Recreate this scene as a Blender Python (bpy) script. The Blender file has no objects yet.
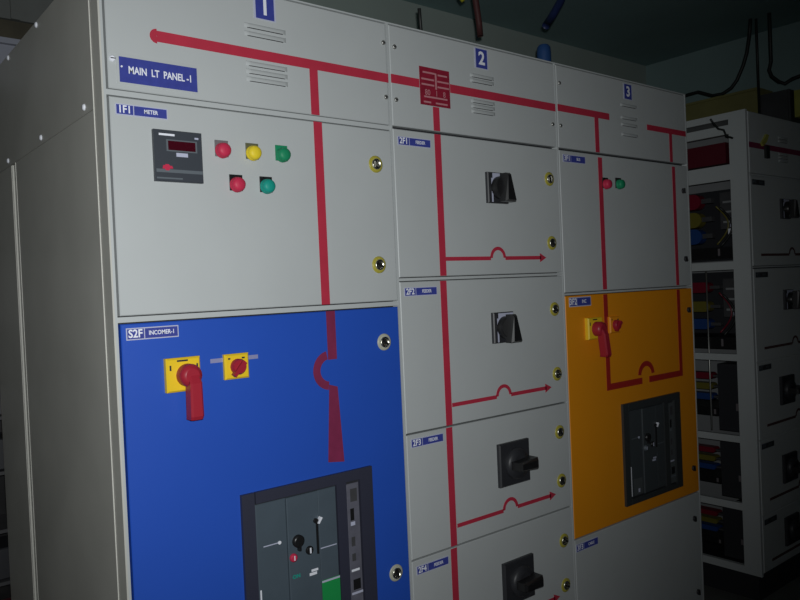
import bpy, math, random
from mathutils import Vector, Matrix
random.seed(4)
PI = math.pi
scn = bpy.context.scene
COL = scn.collection

# ------------------------------------------------------------------ materials
def mat(name, col, rough=0.5, metal=0.0, spec=0.5, bump=0.0, bscale=900.0, var=0.0, vscale=6.0, emit=None, coat=0.0):
    m = bpy.data.materials.new(name); m.use_nodes = True
    nt = m.node_tree; b = nt.nodes['Principled BSDF']
    b.inputs['Base Color'].default_value = (*col, 1)
    b.inputs['Roughness'].default_value = rough
    b.inputs['Metallic'].default_value = metal
    b.inputs['Specular IOR Level'].default_value = spec
    if coat:
        b.inputs['Coat Weight'].default_value = coat; b.inputs['Coat Roughness'].default_value = 0.15
    tc = None
    if var or bump:
        tc = nt.nodes.new('ShaderNodeTexCoord')
    if var:
        n = nt.nodes.new('ShaderNodeTexNoise'); n.inputs['Scale'].default_value = vscale; n.inputs['Detail'].default_value = 5
        nt.links.new(tc.outputs['Object'], n.inputs['Vector'])
        r = nt.nodes.new('ShaderNodeValToRGB')
        r.color_ramp.elements[0].position = 0.3; r.color_ramp.elements[1].position = 0.75
        r.color_ramp.elements[0].color = (*[c * (1 - var) for c in col], 1)
        r.color_ramp.elements[1].color = (*[min(1, c * (1 + var * .5)) for c in col], 1)
        nt.links.new(n.outputs['Fac'], r.inputs['Fac']); nt.links.new(r.outputs['Color'], b.inputs['Base Color'])
    if bump:
        n = nt.nodes.new('ShaderNodeTexNoise'); n.inputs['Scale'].default_value = bscale; n.inputs['Detail'].default_value = 2
        nt.links.new(tc.outputs['Object'], n.inputs['Vector'])
        bp = nt.nodes.new('ShaderNodeBump'); bp.inputs['Strength'].default_value = bump; bp.inputs['Distance'].default_value = 0.001
        nt.links.new(n.outputs['Fac'], bp.inputs['Height']); nt.links.new(bp.outputs['Normal'], b.inputs['Normal'])
    if emit:
        b.inputs['Emission Color'].default_value = (*emit[0], 1); b.inputs['Emission Strength'].default_value = emit[1]
    return m

GREY = mat('grey_powder_coat', (.50, .525, .53), .42, bump=.12, var=.05, vscale=3)
SIDE = mat('grey_side_paint', (.56, .555, .51), .45, bump=.15, var=.10, vscale=4)
BLUE = mat('blue_powder_coat', (.020, .088, .50), .42, bump=.12, var=.05, vscale=3)
ORANGE = mat('orange_powder_coat', (.86, .31, .01), .42, bump=.12, var=.04, vscale=3)
TAPE = mat('red_tape', (.50, .032, .065), .5, var=.08, vscale=20)
TAPEO = mat('brick_red_tape', (.40, .022, .018), .5)
TAPED = mat('blackish_red_tape', (.085, .035, .035), .6)  # near-black red for the arrows of cabinet four
TAPEB = mat('dark_red_tape', (.22, .022, .075), .55, var=.15, vscale=25)
SYMB = mat('red_symbol_board', (.30, .016, .04), .45, var=.25, vscale=40)
PINK = mat('pale_pink_print', (.52, .22, .25), .5)
PBLUE = mat('blue_nameplate', (.050, .065, .33), .4, var=.12, vscale=60)
WHITE = mat('white_lettering', (.85, .87, .95), .5)
LILAC = mat('lilac_strip', (.26, .27, .46), .5)
PALE = mat('pale_plate_border', (.50, .52, .66), .4)
YEL = mat('yellow_plastic', (.86, .58, .02), .4)
YRING = mat('yellow_latch_ring', (.42, .37, .055), .35)
CREAM = mat('cream_latch_ring', (.45, .45, .36), .35)
REDP = mat('red_plastic', (.35, .018, .035), .4, spec=.4)
CHROME = mat('chrome', (.80, .78, .66), .30, metal=1)
STEEL = mat('dull_steel', (.45, .45, .43), .4, metal=.8)
BLACK = mat('black_plastic', (.012, .012, .013), .35)
BLACKM = mat('charcoal_plastic', (.028, .029, .034), .45)
METER = mat('meter_case', (.045, .052, .065), .45)
METER2 = mat('meter_band', (.12, .14, .16), .45)
LCD = mat('dark_red_display', (.055, .004, .01), .15)
BEZ = mat('breaker_bezel', (.034, .036, .058), .45)
BRK = mat('breaker_cover', (.075, .10, .125), .42, var=.08, vscale=12)
BRK2 = mat('breaker_side_strip', (.13, .13, .165), .45, var=.2, vscale=30)
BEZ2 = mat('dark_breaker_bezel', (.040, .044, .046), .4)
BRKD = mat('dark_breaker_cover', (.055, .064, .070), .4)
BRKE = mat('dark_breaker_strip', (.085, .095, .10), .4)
GREENP = mat('green_breaker_label', (.015, .30, .075), .4)
GREENL = mat('green_lens', (.012, .24, .11), .5, spec=.3)
TEALL = mat('teal_green_lens', (.01, .30, .24), .5, spec=.3)
REDL = mat('red_lens', (.55, .03, .08), .5, spec=.3)
YELL = mat('yellow_lens', (.80, .62, .03), .5, spec=.3)
LEGG = mat('grey_legend_plate', (.17, .15, .16), .4)
LEGO = mat('olive_legend_plate', (.12, .12, .06), .4)
INNER = mat('inner_grey_paint', (.26, .27, .28), .5, var=.1)
MOUNT = mat('dark_mounting_plate', (.06, .06, .065), .5, var=.2, vscale=20)
MAROON = mat('maroon_sleeve', (.10, .006, .016), .45)
SLR = mat('red_sleeve', (.17, .006, .022), .4)
SLY = mat('yellow_sleeve', (.15, .13, .02), .4)
SLB = mat('blue_sleeve', (.014, .05, .19), .4)
CEIL = mat('teal_ceiling_paint', (.22, .33, .33), .85, var=.10, vscale=1.5)
WALL = mat('teal_wall_paint', (.24, .34, .34), .85, var=.12, vscale=1.8)
WALLG = mat('grey_back_wall_paint', (.36, .42, .39), .85, var=.10, vscale=1.5)
FLOOR = mat('concrete_floor', (.16, .16, .15), .7, var=.3, vscale=3)
OLIVE = mat('olive_yellow_paint', (.27, .25, .09), .6, var=.2, vscale=4)
WOOD = mat('dark_brown_timber', (.05, .042, .025), .7, var=.3, vscale=12)
TRAY = mat('galvanised_tray', (.25, .26, .31), .5)
CBROWN = mat('brown_red_cable', (.07, .022, .022), .5)
CBLUE = mat('dark_blue_cable', (.015, .025, .10), .5)
CBLUE2 = mat('bright_blue_sleeve', (.02, .07, .22), .5)
CYEL = mat('yellow_green_cable', (.45, .42, .03), .5)
CBLACK = mat('black_cable', (.012, .014, .014), .5)
CARD = mat('yellow_green_paint', (.40, .39, .08), .6, var=.15, vscale=15)
DUCT = mat('dark_grey_sheet', (.12, .125, .12), .6, var=.15, vscale=5)
GBOX = mat('dark_grey_box', (.06, .06, .065), .6, var=.2, vscale=8)

# ------------------------------------------------------------------ mesh builder
class MB:
    def __init__(s): s.v = []; s.f = []; s.m = []; s.mats = []; s.sm = []
    def mi(s, m):
        if m not in s.mats: s.mats.append(m)
        return s.mats.index(m)
    def add(s, vs, fs, m, smooth=False):
        o = len(s.v); s.v += [tuple(v) for v in vs]; k = s.mi(m)
        for f in fs: s.f.append([i + o for i in f]); s.m.append(k); s.sm.append(smooth)
    def box(s, x0, x1, y0, y1, z0, z1, m, b=0.0):
        """axis aligned box; b chamfers the four edges of the face towards -y"""
        if b:
            vs = [(x0, y1, z0), (x1, y1, z0), (x1, y1, z1), (x0, y1, z1),
                  (x0, y0 + b, z0), (x1, y0 + b, z0), (x1, y0 + b, z1), (x0, y0 + b, z1),
                  (x0 + b, y0, z0 + b), (x1 - b, y0, z0 + b), (x1 - b, y0, z1 - b), (x0 + b, y0, z1 - b)]
            fs = [(0, 3, 2, 1)]
            for a, c in ((0, 4), (4, 8)):
                for i in range(4):
                    j = (i + 1) % 4; fs.append((a + i, a + j, c + j, c + i))
            fs.append((8, 9, 10, 11))
            s.add(vs, fs, m)
        else:
            vs = [(x, y, z) for x in (x0, x1) for y in (y0, y1) for z in (z0, z1)]
            s.add(vs, [(0, 1, 3, 2), (4, 6, 7, 5), (0, 4, 5, 1), (2, 3, 7, 6), (0, 2, 6, 4), (1, 5, 7, 3)], m)
    def prism(s, pts, y0, y1, m):
        """outline in xz, counter-clockwise seen from -y, extruded from y0 (front) to y1"""
        n = len(pts)
        vs = [(x, y0, z) for x, z in pts] + [(x, y1, z) for x, z in pts]
        fs = [tuple(range(n)), tuple(range(2 * n - 1, n - 1, -1))]
        for i in range(n):
            j = (i + 1) % n; fs.append((i, i + n, j + n, j))
        s.add(vs, fs, m)
    def lathe(s, cx, cz, prof, m, n=24, yb=0.0, smooth=True, cap=True):
        """profile of (radius, distance in front of y=yb), revolved about the y axis through (cx,cz)"""
        vs = []; fs = []
        for r, h in prof:
            for k in range(n):
                a = 2 * PI * k / n; vs.append((cx + r * math.cos(a), yb - h, cz + r * math.sin(a)))
        for i in range(len(prof) - 1):
            for k in range(n):
                k2 = (k + 1) % n; fs.append((i * n + k, i * n + k2, (i + 1) * n + k2, (i + 1) * n + k))
        s.add(vs, fs, m, smooth)
        if cap:
            L = len(prof) - 1
            s.add([vs[L * n + k] for k in range(n)], [tuple(range(n))], m)
    def tube(s, pts, r, m, n=8):
        P = [Vector(p) for p in pts]; vs = []; fs = []
        for i, p in enumerate(P):
            d = (P[min(i + 1, len(P) - 1)] - P[max(i - 1, 0)]).normalized()
            u = d.cross(Vector((.3, .9, .2))).normalized(); w = d.cross(u)
            for k in range(n):
                a = 2 * PI * k / n; vs.append(p + r * (math.cos(a) * u + math.sin(a) * w))
        for i in range(len(P) - 1):
            for k in range(n):
                k2 = (k + 1) % n; fs.append((i * n + k, i * n + k2, (i + 1) * n + k2, (i + 1) * n + k))
        fs.append(tuple(range(n))); fs.append(tuple(range(len(P) * n - 1, (len(P) - 1) * n - 1, -1)))
        s.add(vs, fs, m, True)
    def arc(s, cx, cz, ri, ro, a0, a1, y0, y1, m, n=14):
        pts = [(cx + ro * math.cos(a0 + (a1 - a0) * k / n), cz + ro * math.sin(a0 + (a1 - a0) * k / n)) for k in range(n + 1)]
        pin = [(cx + ri * math.cos(a0 + (a1 - a0) * k / n), cz + ri * math.sin(a0 + (a1 - a0) * k / n)) for k in range(n + 1)]
        for k in range(n): s.prism([pts[k], pts[k + 1], pin[k + 1], pin[k]], y0, y1, m)
    def text(s, txt, x, z, size, y, m, sx=1.0, align='LEFT', bold=0.0):
        cu = bpy.data.curves.new('t', 'FONT'); cu.body = txt; cu.size = size; cu.align_x = align; cu.align_y = 'CENTER'
        cu.offset = bold * size; cu.resolution_u = 3
        ob = bpy.data.objects.new('t', cu); COL.objects.link(ob)
        dg = bpy.context.evaluated_depsgraph_get(); dg.update()
        me = bpy.data.meshes.new_from_object(ob.evaluated_get(dg))
        s.add([(x + v.co.x * sx, y, z + v.co.y) for v in me.vertices], [tuple(p.vertices) for p in me.polygons], m)
        bpy.data.objects.remove(ob); bpy.data.curves.remove(cu); bpy.data.meshes.remove(me)
    def build(s, name, parent=None, origin=None):
        if origin is None:
            xs = [v[0] for v in s.v]; ys = [v[1] for v in s.v]; zs = [v[2] for v in s.v]
            origin = ((min(xs) + max(xs)) / 2, (min(ys) + max(ys)) / 2, (min(zs) + max(zs)) / 2)
        O = Vector(origin)
        me = bpy.data.meshes.new(name)
        me.from_pydata([tuple(Vector(v) - O) for v in s.v], [], s.f)
        for m in s.mats: me.materials.append(m)
        me.polygons.foreach_set('material_index', s.m)
        me.polygons.foreach_set('use_smooth', s.sm)
        me.update()
        o = bpy.data.objects.new(name, me); COL.objects.link(o)
        o.location = O
        if parent is not None:
            o.parent = parent
            w = Vector((0, 0, 0)); p = parent
            while p is not None: w += p.location; p = p.parent
            o.location = O - w
        return o

def tag(o, label, cat, group=None):
    o['label'] = label; o['category'] = cat
    if group: o['group'] = group
    return o
def empty(name, loc, label, cat, group=None):
    o = bpy.data.objects.new(name, None); COL.objects.link(o); o.location = loc; o.empty_display_size = .1
    return tag(o, label, cat, group)
def structure(name, x0, x1, y0, y1, z0, z1, m):
    b = MB(); b.box(x0, x1, y0, y1, z0, z1, m); o = b.build(name); o['kind'] = 'structure'; return o

# ------------------------------------------------------------------ the room
FZ = -0.10; CZ = 3.0; BY = 1.45; RX = 4.42; LX = -2.3; FY = -3.2
structure('floor', LX, RX, FY, BY, FZ - .1, FZ, FLOOR)
structure('ceiling', LX, RX, FY, BY, CZ, CZ + .1, CEIL)
structure('wall_back', LX - .1, RX + .1, BY, BY + .1, FZ - .1, CZ + .1, WALLG)
structure('wall_right', RX, RX + .1, FY, BY, FZ - .1, CZ + .1, WALL)
structure('wall_left', LX - .1, LX, FY, BY, FZ - .1, CZ + .1, WALL)
structure('wall_front', LX - .1, RX + .1, FY - .1, FY, FZ - .1, CZ + .1, WALL)

# ------------------------------------------------------------------ pieces of a cabinet
G = .0025         # gap round doors
DT = .018         # door thickness
def door(parent, x0, x1, z0, z1, m, name='door', label=None):
    b = MB(); b.box(x0 + G, x1 - G, 0, DT, z0 + G, z1 - G, m, .002)
    o = b.build(name, parent)
    if label: o['label'] = label
    return o
def latch(parent, x, z, ring=None, turn=0.3):
    b = MB()
    if ring:
        b.lathe(x, z, [(.0238, 0), (.0238, .0015), (.021, .003), (.014, .003)], ring, 26, cap=False)
    k = 1 if ring else .6
    b.lathe(x, z, [(.0155 * k, 0), (.0155 * k, .006), (.0125 * k, .008), (.0125 * k, .003), (.009 * k, .003)], CHROME if ring else BLACKM, 22)
    ca, sa = math.cos(turn), math.sin(turn)
    q = [(-.0035, -.011), (.0035, -.011), (.0035, .011), (-.0035, .011)]
    b.prism([(x + a * ca - c * sa, z + a * sa + c * ca) for a, c in q], -.011, 0, BLACK)
    b.prism([(x + a * .35 * ca - c * .8 * sa + .001, z + a * .35 * sa + c * .8 * ca) for a, c in q], -.0125, -.011, CHROME if ring else BLACKM)
    return b.build('latch', parent)
def plate(parent, x0, x1, z0, z1, code, txt, name='nameplate', dark=False):
    PB = BLACKM if dark else PBLUE; PW = METER2 if dark else WHITE
    b = MB(); b.box(x0, x1, -.0012, 0, z0, z1, METER2 if dark else PALE)
    h = z1 - z0; e = h * .09; w = x1 - x0
    xd = x0 + w * .34
    b.box(x0 + e, xd - e * .5, -.0018, -.0012, z0 + e, z1 - e, PB)
    b.box(xd + e * .5, x1 - e, -.0018, -.0012, z0 + e, z1 - e, PB)
    b.text(code, (x0 + xd) / 2, (z0 + z1) / 2, h * .92, -.0022, PW, .9, 'CENTER', .025)
    b.text(txt, (xd + x1) / 2, (z0 + z1) / 2, h * .50, -.0022, PW, .85, 'CENTER', .02)
    return b.build(name, parent)
def number_plate(parent, x, z, n, w=.062, h=.062):
    b = MB(); b.box(x - w / 2, x + w / 2, -.0012, 0, z - h / 2, z + h / 2, PALE)
    b.box(x - w / 2 + .005, x + w / 2 - .005, -.0018, -.0012, z - h / 2 + .002, z + h / 2 - .002, PBLUE)
    b.text(n, x, z - .001, h * .88, -.0024, WHITE, 1, 'CENTER', .03)
    return b.build('number_plate', parent)
def louvre(parent, x0, x1, z):
    """one pressed louvre: a hood that leans out, open underneath"""
    b = MB(); h = .012; d = .005; n = 6
    prof = [(0, h / 2)] + [(d * math.sin(PI / 2 * k / n), h / 2 - h * (1 - math.cos(PI / 2 * k / n)) ) for k in range(1, n + 1)]
    vs = []; fs = []
    xs = [(x0, 0), (x0 + .006, .75), (x0 + .012, 1), (x1 - .012, 1), (x1 - .006, .75), (x1, 0)]
    for x, k in xs:
        for d_, zz in prof: vs.append((x, -d_ * k, z + zz))
    L = len(prof)
    for i in range(len(xs) - 1):
        for j in range(L - 1): fs.append((i * L + j, i * L + j + 1, (i + 1) * L + j + 1, (i + 1) * L + j))
    b.add(vs, fs, GREY, True)
    b.box(x0 + .008, x1 - .008, -.0006, 0, z - h / 2 - .0005, z - h / 2 + .002, MOUNT)
    return b.build('louvre', parent)
def hook(parent, x, z, m=None, name='screw'):
    b = MB(); b.lathe(x, z, [(.0068, 0), (.0068, .003), (.005, .0045)], m or STEEL, 12)
    b.box(x - .005, x + .005, -.0052, -.0044, z - .0011, z + .0011, BLACKM)
    return b.build(name, parent)
def line(parent, rects, polys=(), arcs=(), m=None, name='mimic_line'):
    m = m or TAPE; b = MB()
    for x0, x1, z0, z1 in rects: b.box(x0, x1, -.0011, 0, z0, z1, m)
    for p in polys: b.prism(p, -.0011, 0, m)
    for a in arcs: b.arc(*a, -.0011, 0, m)
    return b.build(name, parent)
def indicator(parent, x, z, lens, leg):
    e = bpy.data.objects.new('indicator_lamp', None); COL.objects.link(e); e.parent = parent; e.empty_display_size = .03
    e.location = Vector((x, 0, z)) - parent.location
    b = MB(); b.box(x - .014, x + .020, -.004, 0, z - .014, z + .025, leg, .001)
    b.build('legend_plate', e)
    b = MB()
    x += .003
    b.lathe(x, z, [(.0185, .004), (.0185, .010), (.0175, .011)], lens, 24, cap=False)
    b.lathe(x, z, [(.0175, .011), (.0170, .018), (.0150, .0225), (.010, .025), (.004, .026)], lens, 24)
    b.build('lens', e)
    return e
def rotary_small(parent, x, z):
    """square black feeder handle with a wide grip turned downwards"""
    e = bpy.data.objects.new('rotary_handle', None); COL.objects.link(e); e.parent = parent; e.empty_display_size = .05
    e.location = Vector((x, 0, z)) - parent.location
    b = MB(); b.box(x - .049, x + .045, -.012, 0, z - .049, z + .049, BLACKM, .003)
    b.build('mounting_plate', e)
    b = MB(); b.box(x - .028, x + .040, -.0128, -.012, z + .010, z + .046, PALE)
    b.box(x - .034, x - .028, -.0128, -.012, z - .046, z + .030, PALE)
    o = b.build('rating_label', e); o['label'] = 'silver rating label'
    b = MB()
    b.lathe(x, z, [(.036, .012), (.036, .026), (.032, .034)], BLACK, 28)
    # tapered grip, narrow at the top, wide at the bottom
    lo = [(-.013, .042), (.007, .042), (.031, -.047), (-.018, -.047)]
    hi = [(-.009, .036), (.004, .036), (.025, -.043), (-.012, -.043)]
    vs = [(x + a, -.030, z + c) for a, c in lo] + [(x + a, -.054, z + c) for a, c in lo] + [(x + a, -.062, z + c) for a, c in hi]
    fs = [(3, 2, 1, 0), (8, 9, 10, 11)]
    for a in (0, 4):
        for i in range(4): fs.append((a + i, a + (i + 1) % 4, a + 4 + (i + 1) % 4, a + 4 + i))
    b.add(vs, fs, BLACK)
    b.build('grip', e)
    return e
def rotary_big(parent, x, z):
    """larger charcoal handle, grip turned sideways"""
    e = bpy.data.objects.new('rotary_handle', None); COL.objects.link(e); e.parent = parent; e.empty_display_size = .05
    e.location = Vector((x, 0, z)) - parent.location
    b = MB(); b.box(x - .071, x + .071, -.014, 0, z - .069, z + .069, BLACKM, .004)
    b.build('mounting_plate', e)
    b = MB()
    b.lathe(x, z, [(.050, .014), (.050, .024), (.045, .032), (.030, .036)], BLACKM, 30)
    lo = [(-.040, -.013), (.048, -.019), (.048, .019), (-.040, .013)]
    hi = [(-.034, -.009), (.040, -.012), (.040, .012), (-.034, .009)]
    vs = [(x + a, -.030, z + c) for a, c in lo] + [(x + a, -.066, z + c) for a, c in lo] + [(x + a, -.076, z + c) for a, c in hi]
    fs = [(3, 2, 1, 0), (8, 9, 10, 11)]
    for a in (0, 4):
        for i in range(4): fs.append((a + i, a + (i + 1) % 4, a + 4 + (i + 1) % 4, a + 4 + i))
    b.add(vs, fs, BLACK)
    b.build('grip', e)
    return e
def isolator(parent, x, z, dx=.004, kx=.007):
    """yellow square plate, red round hub with a long lever hanging down"""
    e = bpy.data.objects.new('isolator_handle', None); COL.objects.link(e); e.parent = parent; e.empty_display_size = .05
    e.location = Vector((x, 0, z)) - parent.location
    b = MB(); b.box(x - .041, x + .041, -.016, 0, z - .040, z + .038, YEL, .004)
    b.box(x - .016, x + .010, -.0166, -.016, z + .029, z + .033, BLACKM)
    b.box(x - .034, x - .030, -.0166, -.016, z + .010, z + .022, BLACKM)
    b.box(x + .030, x + .034, -.0166, -.016, z + .006, z + .022, BLACKM)
    b.build('mounting_plate', e)
    x += kx; b = MB(); b.lathe(x, z - .003, [(.0265, .016), (.0265, .036), (.024, .044), (.016, .048)], REDP, 28)
    vs = []
    lv = [(z + .008, .030, .012), (z - .02, .046, .0145), (z - .095, .046, .0155), (z - .103, .042, .0145)]
    for zz, h, w in lv:
        c = x + dx * (1 if dx < .006 else (z - zz) / .06)
        vs += [(c - w, -h + .018, zz), (c + w, -h + .018, zz), (c + w, -h - .008, zz), (c + w * .7, -h - .012, zz), (c - w * .7, -h - .012, zz), (c - w, -h - .008, zz)]
    fs = [tuple(range(6))[::-1], tuple(range(18, 24))]
    for k in range(3):
        for i in range(6):
            j = (i + 1) % 6; fs.append((k * 6 + i, k * 6 + j, k * 6 + 6 + j, k * 6 + 6 + i))
    b.add(vs, fs, REDP)
    b.build('lever', e)
    return e
def selector(parent, x, z, strip=True, m=None):
    e = bpy.data.objects.new('selector_switch', None); COL.objects.link(e); e.parent = parent; e.empty_display_size = .03
    e.location = Vector((x, 0, z)) - parent.location
    if strip:
        b = MB(); b.box(x - .064, x + .062, -.001, 0, z + .013, z + .023, LILAC)
        b.build('label_strip', e)
    b = MB(); b.box(x - .032, x + .032, -.012, 0, z - .030, z + .031, m or YEL, .004)
    b.box(x - .024, x - .018, -.0125, -.012, z + .018, z + .022, BLACKM)
    b.box(x + .012, x + .020, -.0125, -.012, z + .018, z + .022, BLACKM)
    b.build('mounting_plate', e)
    b = MB(); b.lathe(x, z, [(.019, .012), (.019, .022), (.016, .027)], REDP, 24)
    a = math.radians(-132)
    q = [(-.016, -.006), (.027, -.0045), (.027, .0045), (-.016, .006)]
    b.prism([(x + u * math.cos(a) - v * math.sin(a), z + u * math.sin(a) + v * math.cos(a)) for u, v in q], -.034, -.02, REDP)
    b.build('knob', e)
    return e
def breaker(parent, x, z, marks=True):
    BEZ, BRK, BRK2, PALE, WHITE, REDL, TEALL = BSET[0 if marks else 1]
    """air circuit breaker front; x,z is the lower left corner of the bezel (.392 x .385)"""
    e = bpy.data.objects.new('circuit_breaker', None); COL.objects.link(e); e.parent = parent; e.empty_display_size = .1
    e.location = Vector((x, 0, z)) - parent.location
    X = lambda u: x + u
    Z = lambda w: z + w
    W, H = .394, .385
    b = MB()     # bezel: four chamfered rims and the divider
    for r in ((0, .034, 0, H), (.352, W, 0, H), (.037, .352, H - .028, H), (.037, .352, 0, .022), (.275, .306, .022, H - .028)):
        b.box(X(r[0]), X(r[1]), -.010, .012, Z(r[2]), Z(r[3]), BEZ, .0)
    b.box(X(.034), X(.352), -.0012, .012, Z(.022), Z(H - .028), BLACKM)
    b.build('bezel', e)
    b = MB()
    b.box(X(.037), X(.122), -.006, .006, Z(.026), Z(H - .032), BRK, .002)
    b.box(X(.122), X(.216), -.010, .006, Z(.026), Z(H - .032), BRK, .002)
    b.box(X(.216), X(.273), -.008, .006, Z(.026), Z(H - .032), BRK, .002)
    b.build('front_cover', e)
    b = MB(); b.box(X(.308), X(.350), -.006, .006, Z(.024), Z(H - .036), BRK2, .002)
    b.box(X(.318), X(.330), -.0065, -.006, Z(.250), Z(.282), BLACK)
    b.box(X(.318), X(.332), -.0065, -.006, Z(.236), Z(.246), PALE)
    b.box(X(.318), X(.330), -.0065, -.006, Z(.180), Z(.205), MOUNT)
    b.box(X(.318), X(.330), -.0065, -.006, Z(.140), Z(.160), MOUNT)
    b.box(X(.314), X(.340), -.0065, -.006, Z(.112), Z(.118), WHITE)
    b.box(X(.318), X(.342), -.0065, -.006, Z(.062), Z(.090), BLACK)
    b.box(X(.312), X(.348), -.0068, -.006, Z(.050), Z(.056), PALE)
    b.box(X(.320), X(.342), -.0065, -.006, Z(.300), Z(.335), MOUNT)
    b.build('terminal_strip', e)
    b = MB(); b.lathe(X(.149), Z(.239), [(.016, .010), (.016, .018), (.012, .020)], BLACK, 20)
    b.prism([(X(.147), Z(.215)), (X(.153), Z(.215)), (X(.153), Z(.239)), (X(.147), Z(.239))], -.022, -.010, BLACK)
    b.build('key_switch', e)
    b = MB(); b.lathe(X(.182), Z(.207), [(.011, .010), (.011, .014), (.009, .016)], BLACK, 18)
    b.box(X(.1805), X(.1845), -.0172, -.016, Z(.200), Z(.214), WHITE)
    b.build('button', e)['label'] = 'black push button'
    b = MB(); b.lathe(X(.134), Z(.200), [(.0105, .010), (.0105, .015), (.008, .017)], REDL, 18)
    b.box(X(.133), X(.1355), -.0182, -.017, Z(.194), Z(.206), WHITE)
    b.build('button', e)['label'] = ('red' if marks else 'pale') + ' push button'
    b = MB()
    if marks: b.text('ON', X(.141), Z(.150), .013, -.0108, TEALL, 1.1, 'CENTER', .05)
    if not b.v: b.box(X(.134), X(.148), -.0108, -.010, Z(.147), Z(.153), MOUNT)
    b.build('marking', e)
    b = MB()
    b.box(X(.180), X(.202), -.0108, -.010, Z(.140), Z(.147), WHITE); b.box(X(.186), X(.206), -.0108, -.010, Z(.149), Z(.155), WHITE)
    b.build('rating_label', e)
    b = MB()
    b.box(X(.054), X(.096), -.0068, -.006, Z(.245), Z(.2475), PALE); b.lathe(X(.099), Z(.246), [(.0045, .006), (.0045, .008)], WHITE, 12)
    b.build('marking', e)
    b = MB()
    b.box(X(.218), X(.268), -.0088, -.008, Z(.200), Z(.2025), PALE)
    b.build('marking', e)
    b = MB()
    b.box(X(.058), X(.112), -.0066, -.006, Z(.030), Z(.092), BRK2); b.box(X(.084), X(.094), -.0072, -.006, Z(.038), Z(.052), WHITE)
    b.build('rating_label', e)
    b = MB()
    WHITE = BSET[0][4]
    b.box(X(.0395), X(.0435), -.0068, -.006, Z(.030), Z(.142), WHITE)  # white slash; on the dark breaker it paints in the reflection slit
    b.build('marking', e)
    b = MB(); b.box(X(.205), X(.2095), -.015, -.008, Z(.192), Z(.278), BLACK)
    b.lathe(X(.204), Z(.278), [(.0065, .01), (.0065, .017)], BLACK, 12)
    b.prism([(X(.206), Z(.272)), (X(.211), Z(.270)), (X(.221), Z(.284)), (X(.216), Z(.287))], -.020, -.010, WHITE)
    b.build('charging_lever', e)
    if marks:
        b = MB(); b.box(X(.217), X(.273), -.0095, -.008, Z(.026), Z(.117), GREENP)
        b.box(X(.217), X(.273), -.0099, -.0095, Z(.111), Z(.116), PALE)
        b.build('label_plate', e)['label'] = 'green label plate'
    return e
BSET = ((BEZ, BRK, BRK2, PALE, WHITE, REDL, TEALL),
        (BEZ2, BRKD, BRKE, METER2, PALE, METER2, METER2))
def meter(parent, x0, z0):
    e = bpy.data.objects.new('panel_meter', None); COL.objects.link(e); e.parent = parent; e.empty_display_size = .05
    e.location = Vector((x0, 0, z0)) - parent.location
    w = .115; h = .117; X = lambda u: x0 + u * w; Z = lambda u: z0 + u * h
    b = MB(); b.box(X(0), X(1), -.012, 0, Z(0), Z(1), METER, .002)
    b.box(X(.1), X(.42), -.0126, -.012, Z(.885), Z(.925), WHITE)
    b.box(X(.84), X(.92), -.0126, -.012, Z(.86), Z(.895), PALE)
    b.box(X(.02), X(.98), -.0128, -.012, Z(.17), Z(.235), METER2)
    b.box(X(.02), X(.55), -.0126, -.012, Z(.045), Z(.075), METER2)
    b.box(X(.44), X(.68), -.0130, -.012, Z(.49), Z(.565), PALE)
    b.lathe(X(.24), Z(.27), [(.008, .0125), (.008, .0135)], REDL, 6)
    b.prism([(X(.14), Z(.24)), (X(.36), Z(.25)), (X(.34), Z(.30)), (X(.16), Z(.31))], -.0132, -.012, REDL)
    b.build('case', e)
    b = MB(); b.box(X(.24), X(.88), -.0135, -.012, Z(.585), Z(.815), METER2)
    b.box(X(.275), X(.845), -.0139, -.0135, Z(.61), Z(.79), LCD)
    b.build('display', e)['label'] = 'dark red display'
    return e

# ------------------------------------------------------------------ cabinet bodies
D1 = .80; D2 = .865; DR = 1.18; HT = 2.20; ST = 1.905; SB = 1.893; BOT = .02
def body(parent, x0, x1, rows, right='closed', lw=.003, rw=.003):
    """front frame grid, roof, sides, back, plinth. rows = z of the seams between doors"""
    b = MB()
    b.box(x0, x0 + lw, 0, .05, BOT, HT, GREY); b.box(x1 - rw, x1, 0, .05, BOT, HT, GREY)
    for z0, z1 in rows: b.box(x0 + lw, x1 - rw, 0.0008, .05, z0, z1, GREY)
    b.box(x0 + lw, x1 - rw, .0, .05, HT - .004, HT, GREY); b.box(x0 + lw, x1 - rw, 0, .05, BOT, BOT + .01, GREY)
    b.box(x0 + lw, x1 - rw, .024, .028, BOT + .01, HT - .004, BLACKM)      # dark rebate behind the doors
    b.build('frame', parent)
    b = MB(); b.box(x0, x1, .05, DR, HT - .012, HT, GREY); b.build('roof', parent)
    b = MB(); b.box(x0, x1, DR - .01, DR, BOT, HT - .012, SIDE); b.build('back_panel', parent)
    b = MB(); b.box(x0 + .01, x1 - .01, .02, DR - .02, FZ, BOT, BLACKM); b.build('plinth', parent)
    if right == 'closed':
        b = MB(); b.box(x1 - .003, x1, .05, DR - .01, BOT, HT - .012, SIDE); b.build('side_panel', parent)

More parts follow.
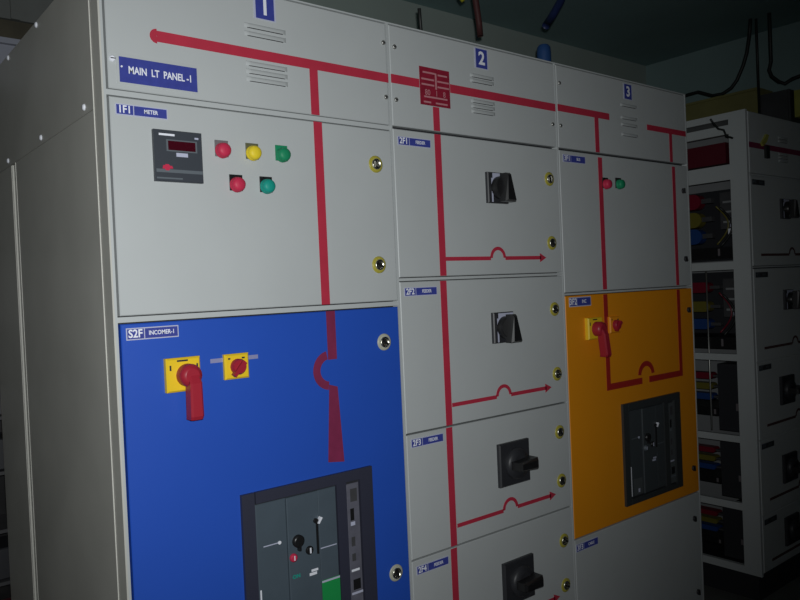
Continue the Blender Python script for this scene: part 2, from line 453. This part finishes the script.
# ---- cabinet one: blue breaker door
C1 = empty('switchgear_cabinet', (.40, .5, FZ), 'grey switchgear cabinet with bright blue breaker door, nearest the camera', 'electrical cabinet')
body(C1, 0, .7995, [(SB, ST), (1.394, 1.406), (.526, .532)], lw=.0055)
p = C1
b = MB()
b.box(-.004, .0, .0, .054, BOT, HT, SIDE)                 # corner flange
b.box(-.0062, -.002, .054, .058, BOT, HT, SIDE)            # folded lip
b.build('corner_post', p)
b = MB(); b.box(-.004, .004, .058, DR, 1.873, HT - .001, SIDE); up = b.build('side_panel', p)
up['label'] = 'upper side panel'
b = MB(); b.box(-.006, .004, .058, .794, BOT, 1.869, SIDE); lowp = b.build('side_panel', p)
lowp['label'] = 'lower side panel'
b = MB(); b.box(-.0075, .004, .796, .800, BOT, 1.869, SIDE); b.box(.0, .004, .800, .848, BOT, 1.869, SIDE)
b.box(-.0045, .004, .848, .855, BOT, 1.869, SIDE); b.build('rear_post', p)
b = MB(); b.box(-.006, .004, .855, DR, BOT, 1.869, SIDE); b.build('side_panel', p)['label'] = 'rear side panel'
for par, y, z in ((up, .125, 1.893), (up, .505, 1.893), (up, .895, 1.893), (up, .495, 2.192), (up, .826, 2.192)):
    b = MB(); n = 14
    vs = []; fs = []
    for r, h in ((.008, 0), (.007, .003), (.004, .005)):
        for k in range(n):
            a = 2 * PI * k / n; vs.append((-.004 - h, y + r * math.cos(a), z + r * math.sin(a) - .003))
    for i in range(2):
        for k in range(n): fs.append((i * n + k, i * n + (k + 1) % n, (i + 1) * n + (k + 1) % n, (i + 1) * n + k))
    fs.append(tuple(range(2 * n, 3 * n))); b.add(vs, fs, WHITE, True); b.build('screw', par)

t = door(p, .009, .7955, ST, HT - .004, GREY, 'top_cover')
number_plate(t, .407, 2.160, '1')
for z in (2.108, 2.088, 2.014, 1.995, 1.976): louvre(t, .348, .465, z)
b = MB(); b.box(.030, .220, -.0009, 0, 1.920, 1.988, GREY); b.box(.036, .217, -.0015, 0, 1.924, 1.980, PBLUE)
b.text('MAIN  LT  PANEL -1', .130, 1.952, .0225, -.0022, WHITE, .76, 'CENTER', .025)
b.lathe(.041, 1.958, [(.0022, .0015), (.0022, .003)], WHITE, 10)
b.build('nameplate', t)['label'] = 'blue plate reading MAIN LT PANEL -1'
line(t, [(.125, .796, 2.027, 2.052), (.532, .557, 1.908, 2.027)], arcs=[(.125, 2.0395, .001, .0165, PI / 2, 3 * PI / 2)])
for x, z in ((.783, 2.138), (.784, 1.985), (.022, 1.973)): hook(t, x, z, WHITE if x < .1 else STEEL)

d = door(p,   .009, .7975, 1.406, SB, GREY)
plate(d, .023, .141, 1.851, 1.876, '1F1', 'METER')
latch(d, .737, 1.792, YRING, .1); latch(d, .733, 1.511, YRING, .9)
line(d, [(.537, .563, 1.4085, 1.8905)])
meter(p, .102, 1.709)
indicator(p, .268, 1.791, REDL, LEGG); indicator(p, .3495, 1.791, YELL, LEGO); indicator(p, .4325, 1.793, GREENL, GREENL)
indicator(p, .302, 1.711, REDL, BLACK); indicator(p, .384, 1.711, TEALL, BLACK)

d = door(p,   .009, .7975, .535, 1.393, BLUE, label='bright blue door')
plate(d, .022, .142, 1.354, 1.381, 'S2F', 'INCOMER-1')
latch(d, .739, 1.294, CREAM, .8); latch(d, .745, .640, CREAM, .1)
line(d, [(.549, .577, 1.262, 1.3905)], polys=[[(.535, .992), (.586, .985), (.575, 1.188), (.549, 1.196)]],
     arcs=[(.553, 1.234, .030, .052, PI * .56, PI * 1.46)], m=TAPEB)
isolator(p, .1445, 1.2685)
selector(p, .2805, 1.272)
breaker(p, .276, .574)
d = door(p,   .009, .7975, BOT + .01, .522, GREY)
latch(d, .739, .40, YRING, .1); latch(d, .739, .13, YRING, .1)

# ---- feeder doors shared by cabinets two and four
def feeders(p, ox, w, seams, mimic=True, codes=('2F1', '2F2', '2F3', '2F4', '2F5')):
    x0 = ox + .0025; x1 = ox + w - .0025
    tops = [1.9015] + [1.463] + [s for s in seams[1:]]; bots = [1.471] + [s for s in seams[1:]] + [BOT + .01]
    for i, (a, c) in enumerate(zip(tops, bots)):
        d = door(p, x0, x1, c, a, GREY)
        plate(d, ox + .020, ox + .146, (1.879, 1.444, 1.006, .637, .28)[i] - .026, (1.879, 1.444, 1.006, .637, .28)[i], codes[i], 'FEEDER', dark=not mimic)
        lz = ((1.794, 1.575), (1.348, 1.125), (.924, .756), (.548, .393), (.22, .09))[i]
        for k, z in enumerate(lz): latch(d, ox + .685, z, YRING, (.2, .9, .5, 1.3)[(i + 2 * k) % 4])
        az = (1.525, 1.083, .716, .364, .075)[i]
        cx = ox + (.416, .416, .425, .43, .43)[i]
        rec = [(ox + .188, cx - .034, az - .006, az + .006), (cx + .034, ox + .625, az - .006, az + .006)]
        tri = [[(ox + .620, az - .015), (ox + .652, az), (ox + .620, az + .015)]]
        arcs = [(cx, az + .001, .025, .036, 0, PI)]
        vx = ox + .175 - i * .002
        if mimic: rec.append((vx - .0125, vx + .0125, c + G + .001, a - G - .001))
        else: rec[0] = (ox + .085, cx - .034, az - .006, az + .006)
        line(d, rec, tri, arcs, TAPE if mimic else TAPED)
    u, v = (.421, .443) if mimic else (.346, .295)
    rotary_small(p, ox + u, 1.749); rotary_small(p, ox + u, 1.303)
    rotary_big(p, ox + v, .863); rotary_big(p, ox + v, .481); rotary_big(p, ox + v, .175)
SEAMS = [1.468, 1.021, .656, .300]

# ---- cabinet two
C2 = empty('switchgear_cabinet', (1.17, .5, FZ), 'grey middle cabinet numbered 2 with four black rotary handles', 'electrical cabinet')
p = C2
body(p, .8005, 1.5395, [(1.463, 1.471)], lw=.003)
t = door(p, .8035, 1.5365, 1.905, HT - .004, GREY, 'top_cover')
number_plate(t, 1.177, 2.155, '2', .060, .064)
for z in (2.098, 2.082, 2.018, 2.002, 1.986): louvre(t, 1.124, 1.230, z)
line(t, [(.806, .912, 2.029, 2.054), (1.036, 1.5335, 2.030, 2.056), (.962, .987, 1.908, 1.979)])
b = MB(); x0, x1, z0, z1 = .914, 1.033, 1.981, 2.093
b.box(x0, x1, -.0020, 0, z0, z1, SYMB)
def sl(u0, u1, w, th=.045):
    b.box(x0 + (x1 - x0) * u0, x0 + (x1 - x0) * u1, -.0024, -.0020, z0 + (z1 - z0) * (w - th / 2), z0 + (z1 - z0) * (w + th / 2), PINK)
sl(.10, .50, .86); sl(.60, .92, .84); sl(.05, .47, .68); sl(.58, .97, .67); sl(.05, .47, .54); sl(.58, .97, .52); sl(.12, .90, .22); sl(.10, .34, .08); sl(.50, .90, .08)
b.box(x0 + .060, x0 + .066, -.0026, -.0020, z0 + .050, z0 + .098, PINK)
b.text('80', x0 + .028, z0 + .037, .024, -.0026, PINK, .9, 'CENTER', .01); b.text('1', x0 + .064, z0 + .037, .024, -.0026, PINK, .9, 'CENTER', .01)
b.text('8', x0 + .095, z0 + .037, .024, -.0026, PINK, .9, 'CENTER', .01)
b.build('symbol_board', t)['label'] = 'dark red board with pale pink symbols'
for x, z in ((.823, 2.133), (.821, 1.982), (1.515, 1.984)): hook(t, x, z)
feeders(p, .8005, .739, SEAMS)

# ---- cabinet three: orange breaker door
C3 = empty('switchgear_cabinet', (1.96, .5, FZ), 'grey switchgear cabinet with orange breaker door beside the open cable bay', 'electrical cabinet')
p = C3; O3 = 1.540; E3 = 2.388
body(p, O3, E3, [(1.392, 1.399)], rw=.006)
t = door(p, 1.5425, E3 - .005, 1.905, HT - .004, GREY, 'top_cover')
number_plate(t, 1.972, 2.155, '3', .056, .060)
for z in (2.102, 2.054, 2.028, 1.990): louvre(t, 1.920, 2.028, z)
line(t, [(1.546, 1.846, 2.034, 2.058), (1.755, 1.778, 1.908, 2.034)])
line(t, [(2.094, E3 - .009, 2.022, 2.044), (2.252, 2.272, 1.908, 2.022)])
for x, z in ((1.560, 2.132), (1.558, 1.984)): hook(t, x, z)
d = door(p, O3 + .0025, E3 - .005, 1.399, 1.9015, GREY)
plate(d, O3 + .024, O3 + .150, 1.858, 1.886, '3F1', 'BUS')
line(d, [(1.766, 1.790, 1.405, 1.890)]); line(d, [(2.264, 2.285, 1.405, 1.890)])
latch(d, 2.340, 1.794, None, .1); latch(d, 2.338, 1.512, None, .3)
indicator(p, 1.800, 1.792, REDL, BLACK); indicator(p, 1.882, 1.796, GREENL, BLACK)
d = door(p, O3 + .0025, E3 - .005, .534, 1.392, ORANGE, label='orange door')
plate(d, O3 + .026, O3 + .150, 1.350, 1.384, '3F2', 'INC')
cx = 2.024
line(d, [(1.766, 1.790, 1.032, 1.387), (1.790, cx - .030, 1.032, 1.056), (cx + .018, 2.286, 1.032, 1.056), (2.264, 2.286, 1.056, 1.387)],
     arcs=[(cx, 1.062, .036, .056, .1, PI - .1)], m=TAPEO)
latch(d, 2.346, 1.300, None, .1); latch(d, 2.338, .640, None, .1)
isolator(p, O3 + .152, 1.2685, .010, .003)
selector(p, O3 + .278, 1.272, False, ORANGE)
breaker(p, 1.848, .586, False)
d = door(p, O3 + .0025, E3 - .005, BOT + .01, .534, GREY)
plate(d, O3 + .010, O3 + .136, .488, .516, '3F3', 'CABLE')
latch(d, 2.330, .430, None, .1); latch(d, 2.338, .12, None, .1)

# ---- cabinet four: beyond the cable bay, its left side open
C4 = empty('switchgear_cabinet', (3.28, .5, FZ), 'dim grey cabinet with open left side frame, farthest right', 'electrical cabinet')
p = C4; O4 = 2.906; W4 = .743
b = MB()
b.box(O4, O4 + .016, 0, .082, BOT, HT, GREY)                       # front post
b.box(O4, O4 + .03, DR - .06, DR, BOT, HT, GREY)                  # rear post
for z0, z1 in ((2.168, HT), (2.100, 2.142), (1.885, 1.957), (1.462, 1.500), (1.028, 1.060), (.640, .672), (.318, .352), (BOT, .055)):
    b.box(O4, O4 + .022, .082, DR - .06, z0, z1, GREY)
b.box(O4 + .022, O4 + W4, 0, .05, SB, ST, GREY); b.box(O4 + W4 - .008, O4 + W4, 0, .05, BOT, HT, GREY)
for s in SEAMS: b.box(O4 + .022, O4 + W4, .001, .05, s - .003, s + .003, GREY)
b.box(O4 + .022, O4 + W4, .024, .028, BOT, HT, BLACKM)
b.build('frame', p)
b = MB(); b.box(O4 + .022, O4 + W4, .05, DR, HT - .012, HT, GREY); b.build('roof', p)
b = MB(); b.box(O4 + .03, O4 + W4, DR - .01, DR, BOT, HT - .012, SIDE); b.build('back_panel', p)
b = MB(); b.box(O4 + .01, O4 + W4 - .01, .02, DR - .02, FZ, BOT, BLACKM); b.build('plinth', p)
b = MB(); b.box(O4 + W4 - .003, O4 + W4, .05, DR - .01, BOT, HT - .012, SIDE); b.build('side_panel', p)
b = MB(); b.box(O4 + .30, O4 + .304, .03, DR - .02, BOT, HT - .02, INNER); b.build('partition', p)
t = door(p, O4 + .023, O4 + W4 - .008, ST, HT - .004, GREY, 'top_cover')
for z in (2.098, 2.082, 2.018, 2.002, 1.986): louvre(t, O4 + .324, O4 + .430, z)
line(t, [(O4 + .024, O4 + W4 - .008, 2.026, 2.052)], m=TAPEB)
feeders(p, O4 + .0205, W4 - .0205, SEAMS, mimic=False, codes=('4F1', '4F2', '4F3', '4F4', '4F5'))
# what the open side shows: colour-sleeved links, black terminal blocks and wires in each bay
b = MB(); b.box(O4 + .06, O4 + .20, .13, .60, 1.975, 2.075, MAROON); b.build('busbar_chamber', p)
def bay(z0, z1, seed, big):
    r = random.Random(seed); h = z1 - z0
    low = seed >= 2
    cols = [(SLR, .78), (SLY, .63), (SLB, .48)] if low else [(SLR, .80), (SLY, .56), (SLB, .34)]
    for m, u in cols:
        zc = z0 + h * u; b = MB(); y0 = .262 if not big else .235
        hh = h * (.045 if low else .065 if seed else .10)
        # sleeve with rounded nose and a bare lug
        n = 10
        pts = [(y0 + hh * (1 - math.cos(a)), hh * math.sin(a)) for a in [PI / 2 * (-1 + 2 * k / n) for k in range(n + 1)]]
        vs = []; xs = (O4 + .05, O4 + .10)
        for x in xs:
            vs += [(x, y, zc + z) for y, z in pts] + [(x, .55, zc + hh), (x, .55, zc - hh)]
        k = n + 3
        fs = [tuple(range(k)), tuple(range(2 * k - 1, k - 1, -1))] + [(i, i + k, (i + 1) % k + k, (i + 1) % k) for i in range(k)]
        b.add(vs, fs, m)
        b.box(O4 + .06, O4 + .09, y0 - .05, y0 + .02, zc - hh * .3, zc + hh * .3, MOUNT)
        b.build('busbar_link', p)
    if not low:
        b = MB(); b.box(O4 + .292, O4 + .2995, .06, 1.0, z0 + .005, z1 - .005, BLACKM); b.build('mounting_plate', p)  # dark sheet added so the upper bays look darker behind the links
    if low:
        b = MB(); b.box(O4 + .035, O4 + .22, .088, .198, z0 + h * .03, z0 + h * .97, BLACKM, .004)
        b.box(O4 + .034, O4 + .035, .10, .112, z0 + h * .32, z0 + h * .42, LEGG); b.build('switch_unit', p)
    b = MB(); b.box(O4 + (.225 if low else .12), O4 + .2915, .085, .20, z0 + h * .42, z0 + h * .90, MOUNT, .004)
    for k in range(3):
        b.box(O4 + .119, O4 + .12, .10, .185, z0 + h * (.5 + .13 * k), z0 + h * (.525 + .13 * k), INNER)
    b.box(O4 + .118, O4 + .12, .12, .15, z0 + h * .44, z0 + h * .48, PALE)
    for k in range(0 if low else 4): b.lathe(O4 + .14 + .04 * k, z0 + h * .86, [(.008, .0), (.008, .01)], STEEL, 10, yb=.085)
    b.build('terminal_block', p)
    b = MB(); b.box(O4 + .04, O4 + .30, .205 if low else .10, .55, z0 + h * (.22 if low else .04), z0 + h * (.33 if low else .18), BLACK)
    b.box(O4 + .0385, O4 + .04, .216 if low else .166, .226 if low else .176, z0 + h * (.24 if low else .07), z0 + h * (.31 if low else .16), LEGG); b.build('cable_duct', p)
    if low: return
    b = MB(); pts = [(O4 + .10, .19 - .06 * math.sin(k / 9 * PI), z0 + h * (.20 + .5 * k / 9)) for k in range(10)]
    b.tube(pts, .006, CBLACK); b.tube([(x + .02, y + .03, z + .01) for x, y, z in pts], .004, SLR if seed % 2 else SLY)
    b.build('wiring', p)
for i, (a, c) in enumerate(((1.505, 1.880), (1.065, 1.458), (.675, 1.018), (.355, .636), (.058, .314))): bay(a, c, i, i > 0)
b = MB(); b.tube([(O4 + .035, .238, .68), (O4 + .035, .238, 1.46)], .004, STEEL); b.build('tie_rod', p)
b = MB(); b.box(O4 + .105, O4 + .125, .130, .155, 1.635, 1.662, WHITE); b.build('ferrule', p)['label'] = 'white ferrule'

# ------------------------------------------------------------------ cables, trays and boxes above the cabinets
b = MB(); b.tube([(1.283, .40, HT), (1.285, .40, 2.36), (1.280, .40, 2.46)], .007, CBLACK)
tag(b.build('cable'), 'thin black cable stub standing on the roof near plate 2', 'cable')
b = MB(); b.tube([(1.53, .43, 3.0), (1.553, .42, 2.75), (1.576, .40, 2.55), (1.590, .40, 2.46), (1.593, .40, 2.415)], .0125, CBROWN, 12)
tag(b.build('cable'), 'brownish red cable hanging above number plate 2', 'cable')
b = MB(); b.tube([(1.40, .45, 3.0), (1.44, .42, 2.8), (1.470, .41, 2.62), (1.488, .39, 2.545), (1.498, .385, 2.530)], .0125, CYEL, 12)
tag(b.build('cable'), 'yellow green cable end just left of the brownish one', 'cable')
b = MB(); b.tube([(2.30, .48, 3.0), (2.20, .44, 2.78), (2.105, .40, 2.66), (2.04, .40, 2.58), (1.995, .40, 2.53)], .017, CBLUE, 12)
tag(b.build('cable'), 'dark blue cable slanting down above the third cabinet', 'cable')
b = MB(); b.lathe(0, 0, [(.026, 0), (.030, .02), (.030, .21), (.028, .235), (.020, .245)], CBLUE2, 20)
o = b.build('cable_sleeve', origin=(0, 0, 0)); o.rotation_euler = (-PI / 2, 0, 0); o.location = (1.975, .40, HT)
tag(o, 'bright blue sleeve standing on the cabinet roof right of plate 2', 'cable sleeve')

b = MB(); b.box(-.95, .42, 1.24, BY - .002, 2.452, CZ, DUCT)  # duct shape added only to darken this corner of the wall
for x in (-.60, -.25, .10): b.box(x, x + .03, 1.232, 1.24, 2.452, CZ, DUCT)
tag(b.build('wall_darkening_duct'), 'added dark grey duct darkening the wall above the timber beam, top left corner', 'duct')
b = MB(); b.box(-.95, .20, 1.25, BY - .002, 2.3725, 2.450, WOOD)
tag(b.build('timber_beam'), 'dark brown timber beam on back wall, top left', 'beam')
b = MB(); b.box(-.95, .115, 1.22, BY - .002, HT + .001, 2.352, TRAY); b.box(-.95, .125, 1.20, BY - .002, 2.352, 2.3715, TRAY)
tag(b.build('cable_tray'), 'grey metal cable tray under the dark timber beam', 'cable tray')
K = empty('gap_darkening_rack', (-.23, 1.32, FZ), 'added near black rack darkening the gap behind the first cabinet, at the left edge', 'rack')  # stand-in added so the gap at the left edge reads dark
b = MB()
for x in (-.57, .06):
    for y in (1.22, 1.40): b.box(x, x + .04, y, y + .03, FZ, HT, BLACK)
b.build('frame', K)
b = MB(); b.box(-.57, .10, 1.431, 1.44, FZ, HT, BLACK); b.build('back_panel', K)
b = MB(); b.box(-.57, .10, 1.22, 1.43, HT - .012, HT, BLACK); b.build('top_panel', K)
for k, z in enumerate((.25, .48, .66, .86, 1.05, 1.35, 1.65)):
    b = MB(); b.box(-.53, .06, 1.215, 1.43, z, z + .012, MOUNT); b.build('shelf', K)
for k, (z, m) in enumerate(((.262, MAROON), (.492, BLACKM), (.872, BLACKM), (1.062, MOUNT))):  # modules filling the added dark rack
    b = MB(); b.box(-.27, .05, 1.235, 1.39, z + .002, z + .11, m, .004)
    tag(b.build('equipment_module'), ('dark maroon module on the lowest rack shelf', 'black module on the second rack shelf', 'black module on the fourth rack shelf', 'dark grey module on the fifth rack shelf')[k], 'module')

T = empty('cable_trunking', (4.30, 1.0, 2.38), 'olive yellow cable trunking along the right wall', 'cable trunking')
b = MB(); b.box(4.20, RX - .02, .535, BY - .01, 2.38, 2.585, OLIVE); b.build('casing', T)
b = MB(); b.box(RX - .02, RX + .002, .60, .64, 2.40, 2.56, STEEL); b.build('bracket', T)
b = MB(); b.box(RX - .02, RX + .002, 1.30, 1.34, 2.40, 2.56, STEEL); b.build('bracket', T)
b = MB(); b.box(4.19, RX - .02, .535, BY - .01, 2.585, 2.60, OLIVE); b.build('lid', T)
b = MB(); b.tube([(4.13, .50, CZ), (4.13, .50, 2.36)], .008, CBLACK)
tag(b.build('hanger_rod'), 'thin black vertical rod hanging from the ceiling at the trunking', 'hanger')
b = MB(); b.tube([(4.10, 1.05, 2.62), (4.10, .955, 2.633), (4.10, .877, 2.635), (4.10, .783, 2.59), (4.10, .71, 2.587), (4.10, .655, 2.61), (4.10, .617, 2.65), (4.10, .575, 2.73), (4.10, .55, 2.80), (4.10, .53, 2.90), (4.10, .52, CZ)], .011, CBLACK, 8)
tag(b.build('cable'), 'black cable sagging over the olive trunking', 'cable')
b = MB(); b.box(4.15, RX + .001, .325, .515, 2.34, 2.535, GBOX, .004); b.box(4.145, 4.15, .335, .505, 2.35, 2.525, GBOX)
tag(b.build('junction_box'), 'dark grey box on the right wall beyond the trunking', 'box')
b = MB(); b.box(4.16, RX + .001, .05, .305, 2.36, 2.52, CARD, .004); b.box(4.155, 4.16, .06, .295, 2.37, 2.51, CARD)
tag(b.build('terminal_box'), 'yellow green box beside the dark box, upper right edge', 'box')
b = MB(); b.tube([(4.10, .406, CZ), (4.10, .406, 2.707), (4.10, .419, 2.662), (4.10, .405, 2.62), (4.10, .363, 2.577), (4.10, .329, 2.559), (4.10, .288, 2.576), (4.10, .243, 2.583), (4.12, .18, 2.56), (4.2, .15, 2.519)], .011, CBLACK)
tag(b.build('cable'), 'black cable drooping above the yellow green box', 'cable')
b = MB(); b.prism([(3.055, 2.040), (3.090, 2.060), (3.118, 2.096), (3.092, 2.100), (3.070, 2.078), (3.040, 2.052)], -.010, 0, CARD)
b.box(3.080, 3.115, -.012, 0, 1.985, 2.045, CBLACK)
o = b.build('warning_tag', C4); o['label'] = 'small crumpled yellow tag'
b = MB(); b.tube([(O4 - .006, .165, 2.185), (O4 - .006, .15, 2.16), (O4 - .012, .125, 2.13), (O4 - .010, .10, 2.12), (O4 - .006, .09, 2.09), (O4 - .005, .06, 2.075)], .005, CBLACK)
b.build('loose_wire', C4)['label'] = 'black loose wire'

# ------------------------------------------------------------------ camera and its flash
F, RXA, RYA, RZA, CX, CY, CZC = 748.6056, 1.5549, .0441, -.6843, -.5482, -1.6593, 1.4432
cam = bpy.data.cameras.new('camera'); co = bpy.data.objects.new('camera', cam); COL.objects.link(co)
cam.sensor_fit = 'HORIZONTAL'; cam.sensor_width = 36; cam.lens = F * 36 / 800
co.location = (CX, CY, CZC); co.rotation_euler = (RXA, RYA, RZA)
cam.clip_start = .02; scn.camera = co
ld = bpy.data.lights.new('camera_flash', 'SPOT'); lo = bpy.data.objects.new('camera_flash', ld); COL.objects.link(lo)
ld.energy = 114; ld.color = (.97, 1.0, 1.0); ld.spot_size = math.radians(96); ld.spot_blend = 1.0; ld.shadow_soft_size = .012
lo.location = (CX + .02, CY - .01, CZC + .05)
lo.rotation_euler = (1.60, 0, -.52)
w = bpy.data.worlds.new('world'); scn.world = w; w.use_nodes = True
w.node_tree.nodes['Background'].inputs['Color'].default_value = (.5, .7, .8, 1); w.node_tree.nodes['Background'].inputs['Strength'].default_value = .02

scn.view_settings.view_transform = 'Standard'; scn.view_settings.look = 'None'
scn.view_settings.exposure = 0; scn.view_settings.gamma = 1; scn.view_settings.use_curve_mapping = False
